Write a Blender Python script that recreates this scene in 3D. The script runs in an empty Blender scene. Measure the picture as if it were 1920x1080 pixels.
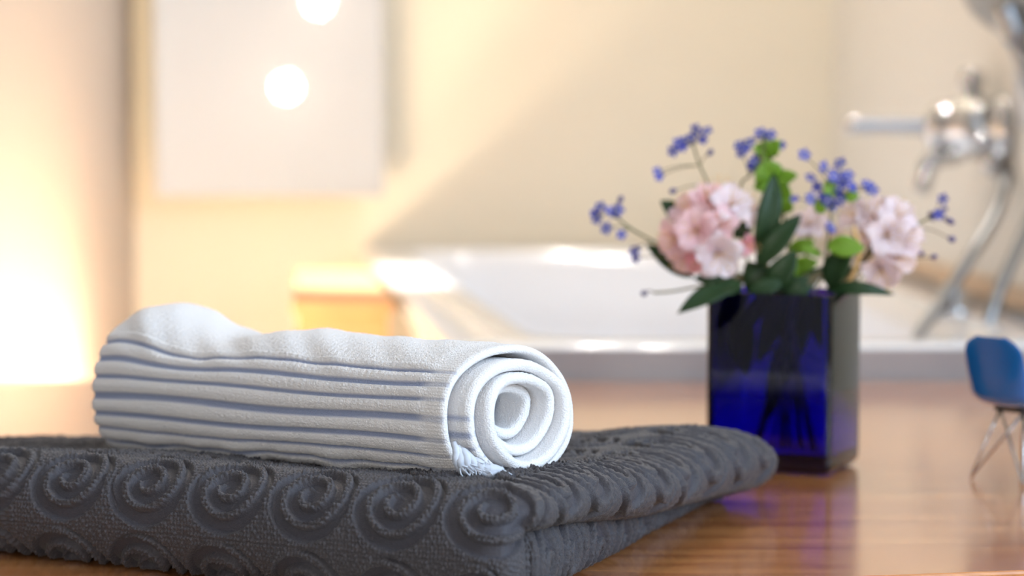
import bpy, bmesh, math, random
import numpy as np
from mathutils import Vector, Matrix
random.seed(7); rng = np.random.default_rng(7)
S = bpy.context.scene
COL = S.collection
PI = math.pi

# ------------------------------------------------------------------ camera
FPX, EYE = 4600.0, 0.21                 # focal length in pixels of the 1920 frame, eye height above the table top
PITCH = math.atan(340/FPX)
cam_d = bpy.data.cameras.new('camera'); cam = bpy.data.objects.new('camera', cam_d); COL.objects.link(cam)
cam.location = (0, 0, EYE); cam.rotation_euler = (PI/2-PITCH, 0, 0)
cam_d.sensor_width = 36; cam_d.lens = FPX/1920*36; cam_d.clip_start = .02
cam_d.dof.use_dof = True; cam_d.dof.focus_distance = 1.085; cam_d.dof.aperture_fstop = 6.2
S.camera = cam
# ------------------------------------------------------------------ world, window light, exposure
W = bpy.data.worlds.new('world'); S.world = W; W.use_nodes = True
bg = W.node_tree.nodes['Background']; bg.inputs[0].default_value = (.42, .62, 1, 1); bg.inputs[1].default_value = 1.2
def area(name, loc, rot, sx, sy, power, col):
    l = bpy.data.lights.new(name, 'AREA'); l.shape = 'RECTANGLE'; l.size = sx; l.size_y = sy; l.energy = power; l.color = col
    o = bpy.data.objects.new(name, l); COL.objects.link(o); o.location = loc; o.rotation_euler = rot
    return o
area('window_daylight', (1.97, -.35, 1.02), (0, PI/2, 0), 1.2, 1.9, 84, (.62, .80, 1))        # through window_1
area('window_daylight_rear', (.95, -1.67, .8), (-PI/2, 0, 0), 1.2, 1.2, 26, (.52, .73, 1))   # through window_2
vs = S.view_settings; vs.view_transform = 'Standard'; vs.look = 'None'; vs.gamma = 1; vs.exposure = 0; vs.use_curve_mapping = False

def ray(px, py):
    v = Vector(((px-960)/FPX, 0, 0)) + Vector((0, math.cos(PITCH), -math.sin(PITCH))) + Vector((0, math.sin(PITCH), math.cos(PITCH)))*((540-py)/FPX)
    return v
def at(px, py, y):                      # where the sight line of a pixel crosses the upright plane at distance y
    r = ray(px, py); return Vector((0, 0, EYE)) + r*(y/r.y)

# ------------------------------------------------------------------ materials
MATS = {}
def mat(name, col, rough=.5, metal=0, spec=.5, coat=0, coat_rough=.05, sheen=0, trans=0, ior=1.45, emit=None, estr=0, bump=None, var=None, transl=0):
    m = bpy.data.materials.new(name); m.use_nodes = True; MATS[name] = m
    nt = m.node_tree; p = nt.nodes['Principled BSDF']
    p.inputs['Base Color'].default_value = (*col, 1); p.inputs['Roughness'].default_value = rough; p.inputs['Metallic'].default_value = metal
    p.inputs['Specular IOR Level'].default_value = spec; p.inputs['Coat Weight'].default_value = coat; p.inputs['Coat Roughness'].default_value = coat_rough
    p.inputs['Sheen Weight'].default_value = sheen; p.inputs['Transmission Weight'].default_value = trans; p.inputs['IOR'].default_value = ior
    if emit: p.inputs['Emission Color'].default_value = (*emit, 1); p.inputs['Emission Strength'].default_value = estr
    tc = nt.nodes.new('ShaderNodeTexCoord')
    if var:                              # (scale, colour2, detail)
        n = nt.nodes.new('ShaderNodeTexNoise'); n.inputs['Scale'].default_value = var[0]; n.inputs['Detail'].default_value = 4
        mx = nt.nodes.new('ShaderNodeMix'); mx.data_type = 'RGBA'
        mx.inputs['A'].default_value = (*col, 1); mx.inputs['B'].default_value = (*var[1], 1)
        nt.links.new(tc.outputs['Object'], n.inputs['Vector']); nt.links.new(n.outputs['Fac'], mx.inputs['Factor'])
        nt.links.new(mx.outputs['Result'], p.inputs['Base Color'])
    if bump:                             # (scale, strength, distance)
        n = nt.nodes.new('ShaderNodeTexNoise'); n.inputs['Scale'].default_value = bump[0]; n.inputs['Detail'].default_value = 3
        b = nt.nodes.new('ShaderNodeBump'); b.inputs['Strength'].default_value = bump[1]; b.inputs['Distance'].default_value = bump[2]
        nt.links.new(tc.outputs['Object'], n.inputs['Vector']); nt.links.new(n.outputs['Fac'], b.inputs['Height']); nt.links.new(b.outputs['Normal'], p.inputs['Normal'])
    if transl:
        t = nt.nodes.new('ShaderNodeBsdfTranslucent'); mxs = nt.nodes.new('ShaderNodeMixShader'); mxs.inputs[0].default_value = transl
        t.inputs[0].default_value = (*col, 1)
        if var: nt.links.new(mx.outputs['Result'], t.inputs[0])
        nt.links.new(p.outputs[0], mxs.inputs[1]); nt.links.new(t.outputs[0], mxs.inputs[2]); nt.links.new(mxs.outputs[0], nt.nodes['Material Output'].inputs[0])
    return m
mat('wall_paint', (.74, .69, .57), .55, bump=(180, .1, .001), var=(3, (.72, .66, .54)))
mat('wall_left_dimmed', (.43, .385, .345), .6, bump=(180, .1, .001))  # wall paint darkened to offset stray light, so the lamp glow fades faster
mat('wall_right_cool_lit', (.74, .73, .685), .5, bump=(180, .1, .001), var=(3, (.72, .70, .65)))  # wall paint with cool window light mixed into the colour
mat('rear_paint', (.22, .19, .16), .7, bump=(180, .1, .001))
mat('ceiling_paint', (.86, .85, .83), .8, bump=(200, .1, .001))
mat('floor_tile', (.45, .40, .34), .35, var=(4, (.38, .33, .28)))
mat('enamel', (.78, .80, .85), .12, coat=.5, bump=(30, .02, .001))
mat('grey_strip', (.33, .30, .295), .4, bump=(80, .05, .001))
mat('panel_lacquer', (.46, .485, .52), .25, spec=0, coat=1, coat_rough=.0, bump=(2, .0, .001))
mat('panel_side', (.8, .78, .75), .5, bump=(60, .05, .001))
mat('chrome', (.58, .59, .61), .08, metal=1, bump=(40, .01, .001))
mat('satin_chrome', (.30, .31, .32), .28, metal=1, bump=(300, .05, .001))
mat('shower_grey', (.36, .38, .38), .35, spec=.5, bump=(300, .05, .001))
mat('grout_beige', (.62, .47, .33), .6, bump=(100, .1, .001))
mat('stem_green', (.10, .15, .04), .5, var=(60, (.16, .11, .05)))
mat('stem_brown', (.17, .11, .06), .6, var=(80, (.12, .12, .05)))
mat('leaf_dark', (.012, .034, .010), .42, spec=.3, var=(60, (.022, .055, .014)), transl=.08)
mat('leaf_light', (.33, .54, .06), .4, var=(60, (.20, .40, .03)), transl=.45)
mat('petal_pink', (.93, .60, .66), .6, var=(70, (.95, .78, .80)), transl=.35)
mat('petal_deep', (.90, .40, .50), .6, var=(70, (.93, .58, .64)), transl=.35)
mat('petal_pale', (.93, .84, .86), .6, var=(70, (.90, .78, .84)), transl=.35)
mat('stamen', (.80, .48, .18), .6, var=(200, (.75, .55, .25)))
mat('forget_blue', (.05, .055, .38), .6, var=(300, (.11, .14, .55)), transl=.2)
mat('bud_blue', (.07, .08, .26), .6, var=(300, (.10, .08, .2)))
mat('floret_eye', (.75, .70, .45), .6, var=(300, (.8, .8, .7)))
mat('chair_blue', (.008, .14, .48), .18, coat=1, bump=(60, .01, .001))
mat('rubber_black', (.03, .03, .035), .5, bump=(300, .1, .0005))
mat('frame_white', (.8, .8, .8), .4, bump=(100, .05, .001))
mat('lamp_glass', (.9, .85, .75), .5, emit=(1, .79, .54), estr=104)
mat('bulb_glass', (.9, .9, .9), .3, emit=(1, .93, .84), estr=900)
mat('spot_glow', (.9, .9, .9), .3, emit=(1, .9, .75), estr=12)
mat('brass', (.55, .40, .18), .3, metal=1, bump=(100, .03, .001))
mat('thread', (.60, .65, .74), .9, bump=(900, .3, .0005))
mat('deck_wood', (.55, .30, .13), .4, var=(25, (.42, .21, .09)))

def wood():
    m = mat('table_wood', (.5, .25, .1), .22, coat=1, coat_rough=.14); nt = m.node_tree; p = nt.nodes['Principled BSDF']
    tc = nt.nodes.new('ShaderNodeTexCoord'); mp = nt.nodes.new('ShaderNodeMapping'); mp.inputs['Scale'].default_value = (3, 34, 20); mp.inputs['Rotation'].default_value = (0, 0, .12)
    n = nt.nodes.new('ShaderNodeTexNoise'); n.inputs['Scale'].default_value = 1.6; n.inputs['Detail'].default_value = 7; n.inputs['Distortion'].default_value = .6
    mp2 = nt.nodes.new('ShaderNodeMapping'); mp2.inputs['Scale'].default_value = (12, 260, 60); mp2.inputs['Rotation'].default_value = (0, 0, .12)
    n2 = nt.nodes.new('ShaderNodeTexNoise'); n2.inputs['Scale'].default_value = 2; n2.inputs['Detail'].default_value = 3
    cr = nt.nodes.new('ShaderNodeValToRGB')
    cr.color_ramp.elements[0].position = .3; cr.color_ramp.elements[0].color = (.36, .105, .032, 1)
    cr.color_ramp.elements[1].position = .72; cr.color_ramp.elements[1].color = (.76, .33, .105, 1)
    mx = nt.nodes.new('ShaderNodeMath'); mx.operation = 'MULTIPLY_ADD'; mx.inputs[1].default_value = .35
    nt.links.new(tc.outputs['Object'], mp.inputs[0]); nt.links.new(mp.outputs[0], n.inputs['Vector'])
    nt.links.new(tc.outputs['Object'], mp2.inputs[0]); nt.links.new(mp2.outputs[0], n2.inputs['Vector'])
    sub = nt.nodes.new('ShaderNodeMath'); sub.operation = 'SUBTRACT'; sub.inputs[1].default_value = .5
    nt.links.new(n2.outputs['Fac'], sub.inputs[0]); nt.links.new(sub.outputs[0], mx.inputs[0]); nt.links.new(n.outputs['Fac'], mx.inputs[2])
    nt.links.new(mx.outputs[0], cr.inputs[0]); nt.links.new(cr.outputs[0], p.inputs['Base Color'])
    b = nt.nodes.new('ShaderNodeBump'); b.inputs['Strength'].default_value = .12; b.inputs['Distance'].default_value = .0006
    nt.links.new(n2.outputs['Fac'], b.inputs['Height']); nt.links.new(b.outputs[0], p.inputs['Normal'])
wood()
def glass():
    m = mat('cobalt_glass', (.10, .06, .80), .02, trans=1, ior=1.5)
    nt = m.node_tree; p = nt.nodes['Principled BSDF']
    p.inputs['Base Color'].default_value = (.50, .42, 1, 1)
    va = nt.nodes.new('ShaderNodeVolumeAbsorption'); va.inputs['Color'].default_value = (.30, .05, .92, 1); va.inputs['Density'].default_value = 950
    nt.links.new(va.outputs[0], nt.nodes['Material Output'].inputs['Volume'])
glass()
def attr_mat(name, attr, colA, colB, noise_scale, bump_str, bump_dist, sheen=.3, weave=None):
    m = mat(name, colA, .95, sheen=sheen, spec=.15); nt = m.node_tree; p = nt.nodes['Principled BSDF']
    p.inputs['Sheen Roughness'].default_value = .5
    if name == 'charcoal_terry': p.inputs['Roughness'].default_value = .62; p.inputs['Specular IOR Level'].default_value = .45
    a = nt.nodes.new('ShaderNodeAttribute'); a.attribute_name = attr
    mx = nt.nodes.new('ShaderNodeMix'); mx.data_type = 'RGBA'; mx.inputs['A'].default_value = (*colA, 1); mx.inputs['B'].default_value = (*colB, 1)
    nt.links.new(a.outputs['Fac'], mx.inputs['Factor']); nt.links.new(mx.outputs['Result'], p.inputs['Base Color'])
    tc = nt.nodes.new('ShaderNodeTexCoord')
    n = nt.nodes.new('ShaderNodeTexVoronoi'); n.inputs['Scale'].default_value = noise_scale
    nt.links.new(tc.outputs['Object'], n.inputs['Vector'])
    b = nt.nodes.new('ShaderNodeBump'); b.inputs['Strength'].default_value = bump_str; b.inputs['Distance'].default_value = bump_dist; b.invert = True
    nt.links.new(n.outputs['Distance'], b.inputs['Height']); nt.links.new(b.outputs[0], p.inputs['Normal'])
    return m
attr_mat('charcoal_terry', 'pile', (.046, .044, .056), (.054, .050, .057), 1500, .4, .0005, sheen=.1)
attr_mat('white_terry', 'stripe', (.82, .815, .825), (.30, .355, .52), 1300, .6, .0006, sheen=.2)

# ------------------------------------------------------------------ helpers
def link(name, me, m=None, parent=None, smooth=True):
    if m is not None: me.materials.append(MATS[m])
    if smooth: me.shade_smooth()
    o = bpy.data.objects.new(name, me); COL.objects.link(o)
    if parent: o.parent = parent
    return o
def mesh(name, V, F, m=None, parent=None, smooth=True):
    me = bpy.data.meshes.new(name); me.from_pydata([tuple(v) for v in V], [], F); me.update()
    return link(name, me, m, parent, smooth)
def bm_obj(name, bm, m, parent=None, smooth=False):
    bmesh.ops.recalc_face_normals(bm, faces=bm.faces)
    me = bpy.data.meshes.new(name); bm.to_mesh(me); bm.free()
    return link(name, me, m, parent, smooth)
def tag(o, label, cat, group=None):
    o['label'] = label; o['category'] = cat
    if group: o['group'] = group
    return o
def thing(name, label, cat, loc=(0, 0, 0), group=None):
    o = bpy.data.objects.new(name, None); COL.objects.link(o); o.location = loc; o.empty_display_size = .02
    return tag(o, label, cat, group)
def local(parts, root):                 # parts were built in world coordinates: keep them there under a root that stands elsewhere
    for c in parts:
        if c.parent is root: c.matrix_parent_inverse = Matrix.Translation(root.location).inverted()
def bbox(bm, x0, x1, y0, y1, z0, z1, bevel=0, seg=2):
    r = bmesh.ops.create_cube(bm, size=1); vs_ = r['verts']
    for v in vs_: v.co = Vector((x0+(v.co.x+.5)*(x1-x0), y0+(v.co.y+.5)*(y1-y0), z0+(v.co.z+.5)*(z1-z0)))
    if bevel:
        es = {e for v in vs_ for e in v.link_edges}
        bmesh.ops.bevel(bm, geom=list(es), offset=bevel, segments=seg, profile=.5, affect='EDGES')
def box(name, x0, x1, y0, y1, z0, z1, m, parent=None, bevel=0):
    bm = bmesh.new(); bbox(bm, x0, x1, y0, y1, z0, z1, bevel); return bm_obj(name, bm, m, parent)
def struct(name, *a, **k):
    o = box(name, *a, **k); o['kind'] = 'structure'; return o
def tube_geo(pts, rad, n=8, cap=True):
    pts = [Vector(p) for p in pts]; rs = rad if isinstance(rad, (list, tuple)) else [rad]*len(pts)
    V, F = [], []; prev = None
    for i, p in enumerate(pts):
        t = (pts[min(i+1, len(pts)-1)] - pts[max(i-1, 0)]).normalized()
        if prev is None: a = t.orthogonal().normalized()
        else: a = (prev - t*prev.dot(t)).normalized()
        prev = a; b = t.cross(a)
        for k in range(n):
            q = 2*PI*k/n; V.append(p + (a*math.cos(q)+b*math.sin(q))*rs[i])
    for i in range(len(pts)-1):
        for k in range(n):
            F.append((i*n+k, i*n+(k+1) % n, (i+1)*n+(k+1) % n, (i+1)*n+k))
    if cap: F.append(tuple(range(n-1, -1, -1))); F.append(tuple((len(pts)-1)*n+k for k in range(n)))
    return V, F
def join_geo(gs):
    V, F = [], []
    for v, f in gs:
        o = len(V); V += v; F += [tuple(i+o for i in q) for q in f]
    return V, F
def spline(P, n=8):                      # Catmull-Rom through points
    P = [Vector(p) for p in P]; P = [P[0]*2-P[1]] + P + [P[-1]*2-P[-2]]; out = []
    for i in range(1, len(P)-2):
        for k in range(n):
            t = k/n; a, b, c, d = P[i-1:i+3]
            out.append(.5*((2*b)+(c-a)*t+(2*a-5*b+4*c-d)*t*t+(3*b-a-3*c+d)*t**3))
    out.append(P[-2]); return out
def tube(name, pts, rad, m, parent=None, n=8):
    V, F = tube_geo(pts, rad, n); return mesh(name, V, F, m, parent)
def lathe_geo(prof, base, axis, n=24):   # prof: (radius, distance along axis)
    axis = Vector(axis).normalized(); a = axis.orthogonal().normalized(); b = axis.cross(a); base = Vector(base); V, F = [], []
    for r, h in prof:
        for k in range(n):
            q = 2*PI*k/n; V.append(base+axis*h+(a*math.cos(q)+b*math.sin(q))*r)
    for i in range(len(prof)-1):
        for k in range(n): F.append((i*n+k, i*n+(k+1) % n, (i+1)*n+(k+1) % n, (i+1)*n+k))
    F.append(tuple(range(n-1, -1, -1))); F.append(tuple((len(prof)-1)*n+k for k in range(n)))
    return V, F
def lathe(name, prof, base, axis, m, parent=None, n=24):
    V, F = lathe_geo(prof, base, axis, n); return mesh(name, V, F, m, parent)
def grid_mesh(name, P, m, parent=None, attrs=None, keep=None, wrap=False):
    """P: (nu, nv, 3) numpy array -> quad mesh; wrap closes the second axis."""
    nu, nv = P.shape[:2]
    i = np.arange(nu-1)[:, None]; j = np.arange(nv if wrap else nv-1)[None, :]; j2 = (j+1) % nv
    Q = np.stack([i*nv+j, i*nv+j2, (i+1)*nv+j2, (i+1)*nv+j], -1).reshape(-1, 4)
    if keep is not None: Q = Q[keep.reshape(-1)[Q].all(1)]
    used = np.unique(Q); remap = np.full(nu*nv, -1); remap[used] = np.arange(len(used)); Q = remap[Q]; V = P.reshape(-1, 3)[used]
    me = bpy.data.meshes.new(name); me.vertices.add(len(V)); me.vertices.foreach_set('co', V.astype(np.float32).ravel())
    me.loops.add(Q.size); me.loops.foreach_set('vertex_index', Q.astype(np.int32).ravel())
    me.polygons.add(len(Q)); me.polygons.foreach_set('loop_start', np.arange(0, Q.size, 4, dtype=np.int32))
    me.update(calc_edges=True)
    for k, a in (attrs or {}).items():
        at_ = me.attributes.new(k, 'FLOAT', 'POINT'); at_.data.foreach_set('value', a.reshape(-1)[used].astype(np.float32))
    return link(name, me, m, parent)
def normals(P):
    du = np.gradient(P, axis=0); dv = np.gradient(P, axis=1); n = np.cross(du, dv)
    return n/np.maximum(np.linalg.norm(n, axis=-1, keepdims=True), 1e-12)
def sstep(a, b, x):
    t = np.clip((x-a)/(b-a), 0, 1); return t*t*(3-2*t)

# ------------------------------------------------------------------ the room (table top is z = 0)
FL, CE = -.56, 1.75
struct('floor', -.52, 1.92, -1.7, 3.35, FL-.05, FL, 'floor_tile')
struct('ceiling', -.52, 1.92, -1.7, 3.35, CE, CE+.05, 'ceiling_paint')
struct('wall_left', -.56, -.5, 1.88, 3.35, FL, CE, 'wall_left_dimmed')
struct('wall_near_left', -.56, -.5, -1.7, 1.88, FL, CE, 'rear_paint')
struct('wall_back', -.5, .6, 3.25, 3.33, FL, CE, 'wall_paint')
def prism(name, quad, z0, z1, m, parent=None, bevel=0):
    bm = bmesh.new(); lo = [bm.verts.new((x, y, z0)) for x, y in quad]; hi = [bm.verts.new((x, y, z1)) for x, y in quad]
    bm.faces.new(lo[::-1]); bm.faces.new(hi)
    for i in range(4): bm.faces.new((lo[i], lo[(i+1) % 4], hi[(i+1) % 4], hi[i]))
    if bevel: bmesh.ops.bevel(bm, geom=list(bm.edges), offset=bevel, segments=2, profile=.5, affect='EDGES')
    return bm_obj(name, bm, m, parent)
WR = lambda y: .4715 - (y-2.15)*.044           # the alcove's right wall stands a little askew
o = prism('wall_right', [(WR(2.15), 2.15), (.56, 2.15), (.56, 3.26), (WR(3.26), 3.26)], FL, CE, 'wall_right_cool_lit'); o['kind'] = 'structure'
struct('wall_return', .56, 1.92, 2.15, 2.22, FL, CE, 'wall_paint')
# right-hand room wall with window_1, rear wall with window_2 (both behind and beside the camera)
bm = bmesh.new()
for a in ((1.86, 1.92, -1.7, -1.35, FL, CE), (1.86, 1.92, .65, 2.2, FL, CE), (1.86, 1.92, -1.35, .65, FL, .4), (1.86, 1.92, -1.35, .65, 1.65, CE)): bbox(bm, *a)
o = bm_obj('wall_window', bm, 'wall_paint'); o['kind'] = 'structure'
bm = bmesh.new()
for a in ((-.5, .3, -1.66, -1.6, FL, CE), (1.6, 1.86, -1.66, -1.6, FL, CE), (.3, 1.6, -1.66, -1.6, FL, .15), (.3, 1.6, -1.66, -1.6, 1.45, CE)): bbox(bm, *a)
o = bm_obj('wall_rear', bm, 'rear_paint'); o['kind'] = 'structure'
bm = bmesh.new()
for a in ((1.87, 1.9, -1.35, -1.3, .4, 1.65), (1.87, 1.9, .6, .65, .4, 1.65), (1.87, 1.9, -1.3, .6, .4, .45), (1.87, 1.9, -1.3, .6, 1.6, 1.65), (1.875, 1.895, -.37, -.33, .45, 1.6)): bbox(bm, *a)
o = bm_obj('window_1', bm, 'frame_white'); o['kind'] = 'structure'
bm = bmesh.new()
for a in ((.3, .35, -1.65, -1.62, .15, 1.45), (1.55, 1.6, -1.65, -1.62, .15, 1.45), (.35, 1.55, -1.65, -1.62, .15, .2), (.35, 1.55, -1.65, -1.62, 1.4, 1.45), (.93, .97, -1.645, -1.625, .2, 1.4)): bbox(bm, *a)
o = bm_obj('window_2', bm, 'frame_white'); o['kind'] = 'structure'
# beige tile strip where the tub meets the right wall
o = prism('trim_1', [(WR(2.16)-.008, 2.16), (WR(2.16)-.001, 2.16), (WR(3.24)-.001, 3.24), (WR(3.24)-.008, 3.24)], .027, .045, 'grout_beige'); o['kind'] = 'structure'

# ------------------------------------------------------------------ bathtub
tub = thing('bathtub', 'white enamel bathtub behind the wooden table', 'bathtub', (.15, 2.5, FL))
def tub_geo():
    A, B, C, D = [Vector(p) for p in ((-.045, 1.89), (.468, 1.89), (.418, 3.245), (-.205, 3.245))]
    def loop(ins, z, rad, n=12):
        # inset quad with rounded corners
        c = (A+B+C+D)/4; Q = []
        for p in (A, B, C, D):
            d = c-p; Q.append(p + Vector((math.copysign(ins, d.x), math.copysign(ins, d.y))))
        out = []
        for i in range(4):
            p, a, b = Q[i], Q[i-1], Q[(i+1) % 4]; da = (a-p).normalized()*rad; db = (b-p).normalized()*rad
            for k in range(n+1):
                t = k/n; out.append(p + da*(1-t)**2 + db*t**2)
        return [Vector((q.x, q.y, z)) for q in out]
    prof = [(.02, FL+.001, .03), (.012, -.02, .03), (.004, 0, .03), (0, .004, .03), (0, .020, .03), (.003, .0245, .03), (.062, .0245, .07), (.070, .021, .08), (.078, .0, .09), (.10, -.15, .10), (.125, -.33, .11), (.16, -.38, .10), (.2, -.385, .06)]
    L = [loop(*p) for p in prof]; n = len(L[0]); V = [v for l in L for v in l]; F = []
    for i in range(len(L)-1):
        for k in range(n): F.append((i*n+k, i*n+(k+1) % n, (i+1)*n+(k+1) % n, (i+1)*n+k))
    F.append(tuple((len(L)-1)*n+k for k in range(n)))
    return V, F
parts = [mesh('tub_shell', *tub_geo(), 'enamel', tub)]
g = lathe_geo([(.0, 0), (.019, 0), (.019, .006), (.013, .009), (.012, .022), (.009, .026), (0, .026)], (.40, 2.22, .022), (0, 0, 1))
parts.append(mesh('overflow_knob', *g, 'chrome', tub))
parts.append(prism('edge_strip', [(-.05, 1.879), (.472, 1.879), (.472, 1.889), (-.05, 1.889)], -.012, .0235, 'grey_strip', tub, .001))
local(parts, tub)
# wooden bath ledge on the left of the tub
ledge = thing('bath_ledge', 'small wooden ledge lit from above at the left side of the bathtub', 'ledge', (-.18, 2.6, FL))
parts = [prism('ledge_body', [(-.212, 2.41), (-.122, 2.41), (-.168, 2.83), (-.244, 2.83)], FL, .006, 'deck_wood', ledge, .002),
         prism('ledge_top', [(-.216, 2.4), (-.116, 2.4), (-.166, 2.84), (-.25, 2.84)], .006, .022, 'deck_wood', ledge, .003)]
local(parts, ledge)

# ------------------------------------------------------------------ white wall panel
PY = 3.16
pl, pr = at(287, 100, PY).x, at(716, 100, PY).x; pb = at(500, 369, PY).z; pw = pr-pl
panel = thing('wall_panel', 'glossy white wall panel mirroring two round lamps', 'panel', ((pl+pr)/2, PY+.03, pb))
bm = bmesh.new(); bbox(bm, -pw/2, pw/2, -.030, -.012, 0, .52, .003); bm_obj('panel_face', bm, 'panel_lacquer', panel)
bm = bmesh.new(); bbox(bm, -pw/2+.03, pw/2-.03, -.012, .05, .03, .49, .002); bm_obj('panel_mount', bm, 'panel_side', panel)
PYAW = math.radians(3.6)
panel.rotation_euler = (0, 0, PYAW)
# round vanity lamps on the rear wall, mirrored in that panel
def mirror_hit(px, py, yw):
    nrm = Matrix.Rotation(PYAW, 3, 'Z') @ Vector((0, -1, 0)); r = ray(px, py).normalized(); c = Vector((0, 0, EYE)); p0 = Vector(panel.location)+nrm*.03
    h = c + r*((p0-c).dot(nrm)/r.dot(nrm)); q = r - nrm*2*r.dot(nrm); return h + q*((yw-h.y)/q.y)
for (px, py), lab in (((537, 163), 'lower round white vanity bulb on the wall behind the viewer'), ((597, 4), 'upper round white vanity bulb on the wall behind the viewer')):
    h = mirror_hit(px, py, -1.55)
    v = thing('vanity_lamp', lab, 'lamp', (h.x, -1.6, h.z), 'vanity lamps')
    mesh('bulb', *lathe_geo([(.03*math.sin(PI*k/12), .05-.03*math.cos(PI*k/12)) for k in range(13)], (0, 0, 0), (0, 1, 0)), 'bulb_glass', v)
    mesh('socket', *lathe_geo([(.03, 0), (.03, .006), (.016, .01), (.014, .026)], (0, 0, 0), (0, 1, 0)), 'chrome', v)

# ------------------------------------------------------------------ lamps
def light_bar(x, y0, y1, z):
    v = thing('light_bar', 'warm glowing tube lamp low along the left wall', 'lamp', (x, (y0+y1)/2, FL))
    L2 = (y1-y0)/2; hz = z-FL
    mesh('tube', *lathe_geo([(0, -L2), (.012, -L2+.002), (.018, -L2+.008), (.018, L2-.008), (.012, L2-.002), (0, L2)], (0, 0, hz), (0, 1, 0)), 'lamp_glass', v)
    for s_ in (-1, 1):
        mesh('stand', *lathe_geo([(.035, 0), (.035, .008), (.008, .014), (.007, hz-.016)], (0, s_*(L2-.06), 0), (0, 0, 1)), 'brass', v)
light_bar(-.39, 1.98, 2.81, -.180)
def downlight(x, y, tx, ty, tz, ang, power, lab):
    v = thing('ceiling_spot', lab, 'lamp', (x, y, CE), None)
    mesh('spot_ring', *lathe_geo([(.045, 0), (.045, .012), (.036, .02), (.032, .012)], (0, 0, 0), (0, 0, -1)), 'chrome', v)
    mesh('spot_lens', *lathe_geo([(0, .0125), (.031, .0125), (.031, .015), (0, .016)], (0, 0, 0), (0, 0, -1)), 'spot_glow', v)
    l = bpy.data.lights.new('spot_beam', 'SPOT'); l.energy = power; l.color = (1, .95, .89); l.spot_size = math.radians(ang); l.spot_blend = .35; l.shadow_soft_size = .015
    lo = bpy.data.objects.new('spot_beam', l); COL.objects.link(lo); lo.parent = v; lo.location = (0, 0, -.03)
    lo.rotation_euler = (Vector((tx-x, ty-y, tz-CE+.03))).to_track_quat('-Z', 'Y').to_euler()
downlight(-.13, 2.66, -.13, 2.70, .022, 14, 820, 'chrome ceiling spot above the left bathtub edge')
downlight(.20, 2.35, .17, 2.40, 0, 150, 22, 'added chrome ceiling spot brightening the near end of the bathtub')  # unseen wide spot, added to brighten the tub alcove
downlight(.12, 2.90, .12, 2.90, 0, 150, 20, 'added chrome ceiling spot brightening the far end of the bathtub')  # second unseen spot, added to lift the background behind the table

# ------------------------------------------------------------------ shower mixer, hose, hand shower
def P_(px, py, y): return at(px, py, y)
mx_y = 2.36
wx = WR(mx_y)
mc = P_(1822, 238, mx_y)
mixer = thing('bath_mixer', 'chrome bath mixer tap with long lever on the right wall', 'tap', (wx, mx_y, mc.z))
parts = []
bx = mc.x
def lat(name, prof, base, ax, m='chrome', par=mixer, n=24):
    o = lathe(name, prof, base, ax, m, par, n); parts.append(o); return o
lat('mixer_body', [(0, -.075), (.019, -.075), (.023, -.071), (.023, -.032), (.030, -.026), (.030, .026), (.023, .032), (.023, .071), (.019, .075), (0, .075)], (bx, mx_y, mc.z), (0, 1, 0))
for s in (-1, 1):
    lat('wall_rosette', [(0, 0), (.032, 0), (.031, .006), (.022, .014), (.016, .016), (.016, wx-bx)], (wx, mx_y+s*.06, mc.z+.0), (-1, 0, 0))
lat('cartridge_dome', [(.024, 0), (.025, .012), (.022, .026), (.014, .034), (0, .037)], (bx-.01, mx_y, mc.z), (-1, 0, 0))
lev_tip = P_(1582, 235, mx_y)
o = tube('lever', [(bx-.03, mx_y, mc.z), (bx-.045, mx_y, mc.z+.001), (lev_tip.x+.012, mx_y, lev_tip.z), (lev_tip.x+.004, mx_y, lev_tip.z), (lev_tip.x, mx_y, lev_tip.z)], [.010, .0085, .0080, .0085, .005], 'chrome', mixer, 14); parts.append(o)
o = tube('spout', spline([(bx-.005, mx_y, mc.z-.015), (bx-.022, mx_y-.005, mc.z-.026), (bx-.041, mx_y-.01, mc.z-.034), (bx-.050, mx_y-.01, mc.z-.062)], 6), [.012]*7+[.009]*12, 'chrome', mixer, 14); parts.append(o)
lat('diverter_knob', [(.008, 0), (.008, .014), (.012, .016), (.012, .030), (.008, .033), (0, .033)], (bx, mx_y, mc.z+.022), (0, 0, 1))
lat('hose_nut', [(.011, 0), (.011, .02), (.008, .026)], (bx+.012, mx_y-.045, mc.z-.016), (0, 0, -1))
local(parts, mixer)
hs = P_(1880, 305, 2.30)
hose = [(bx+.012, mx_y-.045, mc.z-.04), P_(1884, 330, 2.28), P_(1868, 400, 2.25), P_(1828, 470, 2.22), P_(1780, 545, 2.2), P_(1722, 632, 2.17), P_(1690, 720, 2.14), P_(1720, 790, 2.12),
        P_(1790, 760, 2.11), P_(1842, 632, 2.11), P_(1880, 530, 2.13), P_(1925, 430, 2.16), P_(1965, 330, 2.19), P_(1970, 230, 2.2)]
tag(tube('shower_hose', spline(hose, 10), .0058, 'satin_chrome', None, 10), 'grey metal shower hose hanging in a loop into the bathtub', 'hose')
hd = thing('hand_shower', 'grey chrome hand shower at the upper right edge', 'shower head', P_(1905, 100, 2.2))
hp = spline([P_(1975, 225, 2.2), P_(1950, 170, 2.2), P_(1922, 110, 2.2), P_(1900, 55, 2.2), P_(1880, 10, 2.2)], 6)
c0 = P_(1896, -14, 2.2); ax = Vector((-.50, -.55, -.62)).normalized()
parts = [tube('handle', hp, [.0085]*8+[.0095]*8+[.012]*9, 'satin_chrome', hd, 14),
         lathe('spray_head', [(0, 0), (.032, .003), (.046, .012), (.048, .018), (.045, .022), (0, .022)], c0-ax*.014, ax, 'shower_grey', hd, 32)]
local(parts, hd)
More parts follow.
